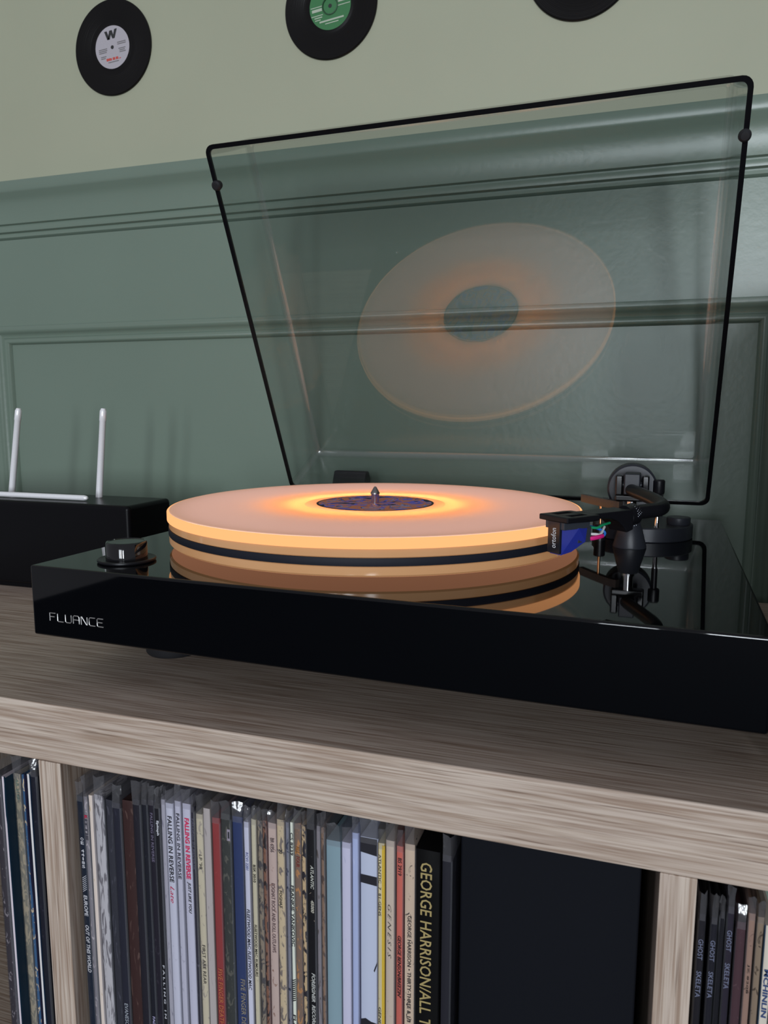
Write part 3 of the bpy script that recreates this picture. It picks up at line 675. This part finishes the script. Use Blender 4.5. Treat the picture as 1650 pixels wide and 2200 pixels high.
TX = {}
def spine_text(key, txt, z0, z1, col, frac=0.55, off=0.0, bold=0.01, shear=0.0, spacing=1.0, stack=False, frac_abs=None):
    TX.setdefault(key, []).append((txt, z0, z1, col, frac, off, bold, shear, spacing, stack))
W_ = rgb(205, 205, 212); K_ = rgb(30, 30, 36); PK = rgb(225, 45, 95); LIL = rgb(120, 112, 135); GOLD = rgb(165, 146, 96); OR_ = rgb(205, 120, 75)
spine_text('1', 'OE 44185', -86.6, -107.4, W_, .52, stack=True)
spine_text('1', 'EUROPE', -125.3, -139.2, W_, .50, bold=.03)
spine_text('1', 'OUT OF THIS WORLD', -145.4, -177.9, W_, .50, bold=.03, shear=.15)
spine_text('2', 'K', -70.9, -73.5, rgb(190, 30, 70), .7, bold=.05)
spine_text('2', 'ITTIE', -73.7, -87.3, rgb(70, 70, 80), .62, bold=.03)
spine_text('10', 'FALLING IN REVERSE', -61.8, -92.9, LIL, .36)
spine_text('6', 'EVANESCENCE', -192.5, -216.3, rgb(170, 175, 185), .42)
spine_text('9', 'FALLING IN REVERSE', -196.2, -229.1, rgb(170, 165, 200), .42, bold=.03)
spine_text('11', 'Epitaph', -65.3, -74.7, W_, .5, bold=.05)
spine_text('11', 'F A L L I N G   I N   R E V E R S E', -158.5, -223.9, W_, .33, bold=.03)
spine_text('13', 'FALLING IN REVERSE', -60.9, -102.4, K_, .52)
spine_text('13', 'Late', -105.1, -115.7, PK, .45, shear=.4, bold=-.01)
spine_text('14', 'FALLING IN REVERSE', -58.6, -99.7, rgb(55, 55, 66), .5)
spine_text('15', 'FALLING IN REVERSE', -60.8, -98.9, PK, .5, bold=.03)
spine_text('15', 'JUST LIKE YOU', -100.8, -120.6, K_, .42, shear=.25)
spine_text('16', 'FALLING IN REVERSE', -59.7, -91.3, rgb(95, 92, 110), .5)
spine_text('17', "LP '98", -81.7, -90.6, K_, .4, bold=-.01)
spine_text('17', 'FIRST ARE REAR', -139.0, -164.2, K_, .4, bold=-.01)
spine_text('19', 'FIVE FINGER DEATH PUNCH', -151.2, -203.2, OR_, .5, bold=.0)
spine_text('21', 'FIVE FINGER DEATH PUNCH', -154.4, -208.0, rgb(150, 140, 125), .42, off=.12)
spine_text('22', 'RCV1 2281', -73.7, -84.3, rgb(120, 130, 175), .45)
spine_text('22', 'FLEETWOOD MAC: FLEETWOOD MAC', -108.5, -159.1, rgb(52, 54, 66), .5, shear=.15)
spine_text('23', 'BSK 3010', -80.7, -91.4, rgb(50, 48, 40), .46)
spine_text('23', 'FLEETWOOD MAC: RUMOURS', -117.6, -150.0, rgb(62, 60, 52), .46)
spine_text('26', 'BR 6956', -62.5, -71.0, rgb(110, 95, 95), .42)
spine_text('26', 'FOGHAT ROCK AND ROLL OUTLAWS', -89.8, -132.3, rgb(120, 98, 98), .4)
spine_text('27', '20', -67.5, -70.2, K_, .4)
spine_text('27', 'FOGHAT', -92.5, -103.0, rgb(60, 55, 45), .36, off=-.1)
spine_text('29', 'CS 8239', -57.2, -70.7, K_, .66)
spine_text('29', 'FRANKIE YANKOVIC', -88.8, -125.8, K_, .72)
spine_text('29', 'PLAYS', -168.7, -182.5, K_, .72)
spine_text('30', 'ALL', -64.4, -68.8, rgb(170, 110, 40), .5)
spine_text('30', 'FOUR', -70.5, -76.9, rgb(140, 60, 50), .5)
spine_text('32', 'ATLANTIC', -73.7, -87.8, rgb(195, 195, 185), .38, shear=.25, bold=.03, off=.1)
spine_text('32', '45000', -94.4, -102.0, rgb(195, 190, 175), .38, shear=.25, bold=.03, off=.1)
spine_text('32', 'FOREIGNER  RECORDS', -138.7, -173.8, rgb(195, 195, 190), .42, shear=.25, bold=.03, off=.1)
spine_text('39', 'ATLANTIC  7  81-GENS', -59.2, -94.7, rgb(70, 70, 62), .34, off=-.18)
spine_text('39', 'GENESIS', -148.8, -164.0, rgb(70, 70, 62), .34, off=-.18, shear=.2)
spine_text('40', 'G E N E S I S', -86.8, -117.9, rgb(40, 40, 36), .36, shear=.45, bold=-.015, off=-.05)
spine_text('41', 'BS 2919', -59.3, -69.3, rgb(48, 22, 24), .5, shear=.1)
spine_text('41', "GEORGE BENSON/BREEZIN'", -104.0, -140.4, rgb(48, 22, 24), .5, shear=.25, bold=.02)
spine_text('42', 'GEORGE HARRISON \u2022 THIRTY-THREE & 1/3', -91.6, -154.1, rgb(45, 40, 42), .34, bold=.01)
spine_text('43', 'GEORGE', -58.9, -88.7, GOLD, .47, off=-.06, bold=.01)
spine_text('43', 'HARRISON', -92.0, -129.5, GOLD, .47, off=-.06, bold=.01)
spine_text('43', '/ALL', -130.2, -145.8, GOLD, .47, off=-.06, bold=.01)
spine_text('43', 'THINGS MUST PASS', -148.4, -218, GOLD, .47, off=-.06, bold=.01)
for k, a, b_, c, d in (('Ra', -70.7, -81.2, -87.1, -100.7), ('Rb', -69.5, -80.1, -85.4, -99.0), ('Rc', -63.2, -73.8, -79.8, -92.9)):
    spine_text(k, 'GHOST', a, b_, rgb(120, 125, 150), .62); spine_text(k, 'SKELETA', c, d, rgb(120, 125, 150), .62)
spine_text('Re', 'JZ 8208', -78.0, -92.8, rgb(50, 35, 30), .3)
spine_text('Rg', 'MCHINLIN', -78.5, -102.7, rgb(50, 70, 115), .55, bold=.03)
spine_text('Lc', 'AR 2149', -61.5, -75.6, rgb(120, 140, 130), .35)

k_ = 1.3
CARD = rgb(200, 178, 145, k_)
# key: x0, x1, front y, top z, spine rgb, wear rgb, wear, face rgb, in a plastic sleeve (height above the card), label
ALB = [
 ('La', -60.0, -54.2, 7.7, -55.8, (62, 58, 68), (120, 115, 125), .35, (40, 45, 60), 6, 'dark grey record cut by the left picture edge, left cube'),
 ('Lb', -54.1, -51.9, 8.3, -56.9, (186, 178, 192), (150, 130, 110), .10, (12, 52, 78), 0, 'thin pale lilac spine with deep teal cover in the left cube'),
 ('Lc', -51.8, -46.0, 15.7, -58.3, (120, 118, 108), (150, 140, 120), .62, (70, 70, 66), 9, 'mottled grey and tan record in a plastic sleeve, left cube'),
 ('Ld', -45.9, -43.1, 16.0, -58.0, (40, 82, 125), (170, 155, 130), .42, (35, 35, 70), 0, 'blue record spine rubbed to bare card, left cube'),
 ('Le', -43.0, -40.9, 17.5, -58.0, (195, 195, 200), (170, 165, 160), .08, (20, 50, 85), 0, 'thin white record spine with a navy cover, left cube'),
 ('Lf', -40.8, -36.0, 18.5, -56.5, (28, 30, 48), (60, 62, 82), .20, (26, 28, 46), 5, 'dark navy record in plastic nearest the wooden divider, left cube'),
 ('1', 3.2, 8.6, 8.3, -60.0, (22, 36, 58), (150, 140, 120), .06, (30, 45, 60), 6, 'navy record spine with stacked white digits and white bold words'),
 ('2', 8.8, 12.0, 7.4, -58.6, (120, 118, 130), (160, 155, 165), .35, (90, 95, 110), 9, 'grey sleeve with one red letter, beside the navy spine with white digits'),
 ('3', 12.1, 15.6, 8.0, -57.9, (196, 184, 176), (170, 150, 110), .28, (150, 145, 150), 0, 'cream worn record spine, first of the two cream ones at left of the middle cube'),
 ('4', 15.7, 23.0, 8.6, -57.0, (168, 168, 178), (110, 108, 118), .55, (60, 62, 72), 8, 'blotchy pale and grey record spine right of the cream one'),
 ('5', 23.2, 28.9, 9.4, -59.3, (52, 54, 66), (70, 72, 86), .40, (45, 45, 55), 0, 'dull charcoal record spine right of the blotchy grey one'),
 ('6', 29.0, 35.2, 8.3, -59.8, (38, 40, 58), (58, 60, 80), .25, (40, 28, 30), 7, 'slate black record with thin silver lettering low on its spine'),
 ('7', 35.5, 43.6, 8.8, -57.3, (62, 40, 40), (88, 66, 62), .35, (50, 20, 24), 0, 'dark brown and wine red record sleeve among black ones'),
 ('8', 43.8, 49.4, 8.0, -55.0, (36, 34, 48), (54, 50, 66), .25, (36, 34, 46), 8, 'plain black record in a plastic sleeve just right of the wine red one'),
 ('9', 49.5, 53.9, 8.6, -54.3, (28, 30, 44), (50, 50, 66), .20, (24, 26, 40), 7, 'black record sleeve with pale lilac letters only at its foot'),
 ('10', 54.0, 58.8, 8.6, -53.8, (36, 32, 48), (60, 56, 72), .25, (60, 66, 92), 5, 'black record spine with faint lilac lettering near the top'),
 ('11', 59.0, 62.9, 7.7, -54.5, (30, 30, 38), (50, 50, 58), .12, (40, 42, 50), 5, 'black record spine with white blackletter word and widely spaced capitals'),
 ('12', 63.0, 66.5, 8.3, -51.7, (150, 150, 168), (118, 118, 140), .35, (140, 140, 160), 4, 'narrow pale grey sleeve without lettering between black and white records'),
 ('13', 66.7, 72.3, 7.4, -52.8, (178, 182, 206), (160, 164, 190), .20, (168, 172, 196), 5, 'white record with black capitals and a pink script word under them'),
 ('14', 72.5, 76.8, 8.0, -51.0, (172, 174, 198), (150, 152, 176), .25, (160, 162, 186), 6, 'white record with grey-black capitals, middle of the three white ones'),
 ('15', 77.2, 83.2, 8.6, -52.1, (176, 178, 204), (156, 158, 184), .15, (138, 136, 158), 5, 'white record with bright pink capitals'),
 ('16', 83.5, 86.1, 7.7, -52.5, (52, 50, 66), (84, 82, 100), .25, (40, 40, 56), 3, 'thin black record with grey capitals right of the pink-lettered white one'),
 ('17', 86.2, 91.3, 8.3, -56.3, (182, 174, 150), (150, 142, 132), .40, (150, 142, 140), 8, 'torn cream record spine with small handwritten-looking black letters'),
 ('18', 91.6, 96.5, 7.4, -51.9, (150, 144, 146), (128, 122, 124), .30, (120, 112, 110), 0, 'plain warm grey record sleeve left of the red one'),
 ('19', 96.8, 102.4, 8.0, -56.8, (138, 42, 44), (158, 60, 50), .16, (120, 36, 40), 7, 'red record spine with orange capitals'),
 ('20', 102.9, 109.5, 7.7, -53.1, (62, 66, 66), (92, 92, 86), .45, (44, 48, 54), 4, 'dark olive grey record with a small white square mark, right of the red one'),
 ('21', 109.8, 116.8, 8.3, -53.9, (38, 56, 108), (54, 70, 120), .15, (30, 40, 80), 4, 'royal blue record spine with dull gold capitals'),
 ('22', 117.4, 121.3, 7.4, -55.3, (184, 188, 214), (164, 168, 196), .12, (150, 150, 170), 5, 'white record spine with slanted dark capitals, beside the royal blue one'),
 ('23', 121.7, 125.2, 8.0, -53.4, (182, 176, 150), (160, 150, 126), .18, (140, 130, 110), 4, 'cream yellow record spine with dark capitals'),
 ('24', 125.3, 128.8, 8.6, -53.8, (132, 120, 104), (80, 78, 82), .60, (100, 90, 80), 4, 'mottled tan and grey spine without a readable title, right of the cream yellow one'),
 ('25', 129.0, 131.8, 7.7, -52.9, (128, 86, 66), (52, 44, 46), .58, (120, 60, 50), 3, 'flaking brown, black and red record spine'),
 ('26', 131.9, 137.6, 8.3, -53.7, (178, 156, 150), (134, 98, 84), .26, (130, 84, 70), 3, 'dusty pink record spine with faint grey capitals'),
 ('27', 137.9, 142.8, 7.4, -50.4, (184, 166, 132), (120, 110, 104), .48, (140, 130, 130), 6, 'tan record spine rubbed in waves, right of the dusty pink one'),
 ('28', 142.9, 145.2, 8.0, -51.2, (112, 114, 132), (40, 52, 84), .35, (90, 94, 112), 3, 'narrow blue grey sleeve edge left of the mint spine'),
 ('29', 145.3, 147.7, 8.6, -51.3, (190, 198, 186), (176, 184, 172), .12, (150, 154, 150), 0, 'thin mint white record spine with bold black capitals and a hatched bar'),
 ('30', 148.0, 152.4, 8.3, -50.8, (120, 98, 84), (168, 116, 62), .46, (110, 90, 84), 4, 'rusty brown record spine with faint orange letters'),
 ('31', 152.7, 155.6, 7.4, -51.0, (180, 154, 112), (48, 44, 54), .58, (70, 64, 70), 4, 'tan record spine marbled with black patches'),
 ('32', 155.7, 160.8, 8.0, -49.5, (24, 23, 28), (190, 175, 150), .12, (40, 38, 46), 6, 'black record spine scratched white, with slanted white capitals'),
 ('33', 160.9, 163.8, 8.6, -50.3, (124, 120, 130), (92, 84, 82), .40, (100, 96, 104), 4, 'grey lilac sleeve edge right of the scratched black spine'),
 ('34', 164.0, 166.6, 7.7, -50.2, (130, 104, 86), (90, 72, 66), .52, (104, 90, 84), 5, 'thin speckled brown record spine left of the pale teal one'),
 ('35', 166.8, 175.8, 8.3, -57.0, (118, 150, 166), (128, 156, 172), .16, (90, 118, 140), 5, 'wide pale teal record spine without lettering'),
 ('36', 176.2, 181.8, 7.4, -56.0, (180, 182, 214), (162, 166, 200), .25, (160, 164, 196), 5, 'plain lilac white record spine right of the pale teal one'),
 ('37', 181.9, 185.9, 8.0, -50.1, (150, 166, 214), (166, 178, 218), .25, (150, 160, 204), 6, 'pale blue record in a cloudy plastic sleeve'),
 ('38', 186.4, 196.3, 8.6, -51.7, (172, 184, 214), (178, 190, 218), .12, (160, 170, 200), 7, 'thick white record spine with black bands near its top'),
 ('39', 196.6, 200.6, 7.7, -53.0, (196, 186, 142), (176, 164, 118), .20, (196, 160, 40), 4, 'yellow record spine with thin dark letters'),
 ('40', 201.0, 206.2, 7.4, -50.3, (184, 168, 154), (170, 152, 130), .20, (160, 148, 146), 6, 'cream record spine with widely spaced handwritten letters'),
 ('41', 206.7, 210.8, 8.0, -52.8, (192, 84, 68), (210, 150, 130), .06, (160, 70, 60), 5, 'orange red record spine with dark slanted capitals'),
 ('42', 211.0, 217.1, 8.6, -51.0, (190, 168, 146), (40, 42, 54), .26, (60, 56, 60), 7, 'cream record spine with dark peeled patches and small serif capitals'),
 ('43', 217.4, 230.6, 7.7, -51.9, (18, 18, 20), (36, 36, 38), .05, (14, 14, 16), 0, 'thick black box set with large gold capitals'),
 ('44', 231.2, 236.6, 8.3, -53.1, (38, 38, 50), (56, 56, 70), .12, (34, 34, 46), 7, 'black record in a clear sleeve with a bright edge, beside the big black box'),
 ('Ra', 353.2, 356.7, 8.3, -58.0, (32, 30, 40), (56, 50, 60), .20, (26, 24, 34), 7, 'black record with pale capitals touching the divider, right cube'),
 ('Rb', 358.3, 361.6, 7.4, -58.0, (28, 28, 42), (52, 50, 64), .20, (24, 24, 36), 7, 'second black record with pale capitals from the divider, right cube'),
 ('Rx', 362.0, 364.7, 8.6, -55.1, (24, 24, 34), (40, 40, 54), .15, (24, 24, 34), 3, 'blank black sleeve between two black records with pale capitals, right cube'),
 ('Rc', 365.0, 368.4, 8.0, -51.5, (44, 38, 56), (66, 60, 80), .20, (30, 26, 38), 6, 'purple black record with faint pale capitals, third lettered one in the right cube'),
 ('Rd', 369.2, 373.7, 8.6, -58.6, (78, 50, 60), (96, 70, 78), .20, (56, 36, 44), 5, 'maroon record sleeve in the right cube'),
 ('Re', 373.8, 377.1, 7.7, -52.8, (142, 112, 98), (110, 86, 76), .25, (110, 86, 76), 4, 'tan record spine with tiny dark digits, right cube'),
 ('Rf', 377.5, 380.9, 8.3, -53.8, (132, 114, 94), (84, 70, 58), .35, (100, 86, 72), 3, 'drab olive tan record spine near the picture edge, right cube'),
 ('Rg', 381.0, 385.0, 7.4, -57.0, (186, 180, 168), (160, 150, 140), .15, (60, 90, 120), 0, 'off-white record spine with blue capitals at the right picture edge'),
]
def card(c, k=1.0):
    f = 0.50 + 0.50 * min(1.0, max(c) / 150.0)
    r, g, b = rgb(*c, k_ * k * f); m = (r + g + b) / 3
    return tuple(0.80 * v + 0.20 * m for v in (r * 1.06, g * 1.0, b * 0.94))
INK = {}
def ink(c):
    if c not in INK: INK[c] = plain('spine_ink', c, 0.5)
    return INK[c]
for key, x0, x1, y, zt, sc_, wc, wa, fc, slv, lab in ALB:
    root = empty('record_album', ((x0 + x1) / 2, y, ZF))
    cube = {'L': 'left', 'R': 'right'}.get(key[0], 'middle')
    tag(root, lab, 'record', 'records standing in the %s cube' % cube)
    ox, oy, oz = (x0 + x1) / 2, y, ZF
    pts0 = len(bpy.data.objects)
    made = []
    jm = jacket_mat('printed_card', card(sc_), card(wc), wa, card(fc, .9), zs=3 if key in ('3', '4', '5', '6', '7', '8', '12', '18', '33', '36', '37') else 9)
    made.append(jacket_mesh(x0, x1, y, zt, 'jacket', jm, root, 0.5 if wa > .3 else 0.15))
    if slv:
        sleeve_mesh(x0, x1, y, zt, min(slv + 4, -38.5 - zt), root); made.append(root.children[-1])
    t_ = x1 - x0; yy = y - 0.22
    for txt, z0, z1, col, frac, off, bold, shear, spc, stack in TX.get(key, []):
        hgt = t_ * frac; cx = (x0 + x1) / 2 + off * t_
        b = MB()
        if stack:
            n = len(txt); step = (z0 - z1) / n
            for i, ch in enumerate(txt):
                if ch == ' ': continue
                tv, tf, _a = text_mesh(ch, 0.03)
                wd = hgt * (.35 if ch == '1' else .8)
                b.add([(cx - wd / 2 + wd * p, yy, z0 - step * i - step * .85 + step * .8 * q) for p, q in tv], tf)
        else:
            tv, tf, _a = text_mesh(txt, bold, shear, spc)
            b.add([(cx - hgt / 2 + hgt * q, yy, z0 + (z1 - z0) * p) for p, q in tv], tf)
        made.append(b.build('spine_lettering', ink(col), root, smooth=False, fix=False))
    if key == '1':
        b = MB()
        for i in range(8):
            z = -112.4 - i * 1.28
            b.add([(cx - 1.5, yy, z - 1.3), (cx - 1.5, yy, z - 1.75), (cx + 1.5, yy, z + .45), (cx + 1.5, yy, z + .9)], [(0, 1, 2, 3)])
        made.append(b.build('printed_hatching', ink(W_), root, smooth=False, fix=False))
    if key == '29':
        b = MB(); cx = (x0 + x1) / 2
        for i in range(11):
            z = -146.4 - i * 1.28
            b.add([(cx - 1.05, yy, z - .6), (cx - 1.05, yy, z - 1.15), (cx + 1.05, yy, z - .05), (cx + 1.05, yy, z + .5)], [(0, 1, 2, 3)])
        made.append(b.build('printed_hatching', ink(K_), root, smooth=False, fix=False))
    if key == '20':
        b = MB(); b.box(x1 - 2.6, x1 - .6, yy, yy + .1, -69, -62); made.append(b.build('printed_square', ink(rgb(160, 150, 165)), root, smooth=False))
        b = MB(); b.box(x1 - 2.1, x1 - 1.1, yy - .05, yy + .1, -67.5, -63.5); made.append(b.build('printed_square', ink(rgb(40, 42, 48)), root, smooth=False))
    if key == '39':
        b = MB(); b.box(x1 - 1.55, x1 - .05, y - .18, y + .3, ZF + 1, zt - 1); made.append(b.build('printed_stripe', ink(rgb(200, 165, 40, k_)), root, smooth=False))
    if key == '38':
        b = MB()
        for za, zb, d in ((zt - .2, -60.2, 1.2), (-73.2, -77.9, .6)):
            b.add([(x0 + .3, yy, za), (x1 - .3, yy, za - (0 if za == zt - .2 else d * .4)), (x1 - .3, yy, zb - d), (x0 + .3, yy, zb)], [(0, 1, 2, 3)])
        b.add([(x1 - .3, yy, -123), (x1 - .3, yy, -125), (x1 - 1.7, yy, -129.4), (x1 - 2.2, yy, -128.6)], [(0, 1, 2, 3)])
        b.add([(x0 + .3, yy, -159.6), (x0 + 3, yy, -158.6), (x0 + 6, yy, -160), (x1 - .3, yy, -160.4), (x1 - .3, yy, -185), (x0 + .3, yy, -185)], [(0, 1, 2, 3, 4, 5)])
        made.append(b.build('printed_bands', ink(rgb(26, 24, 34)), root, smooth=False, fix=False))
    for o in made:
        for v in o.data.vertices: v.co -= Vector((ox * MM, oy * MM, oz * MM))

# ---------------------------------------------------------------- big black box in the middle cube
sb = empty('storage_box', (283, 22, ZF)); tag(sb, 'large plain black box filling the right of the middle cube', 'box')
MB().box(-45.2, 45.2, 0.4, 330, 0.2, 331.5).build('box_body', M_STORE, sb, bevel=1.5, seg=2)
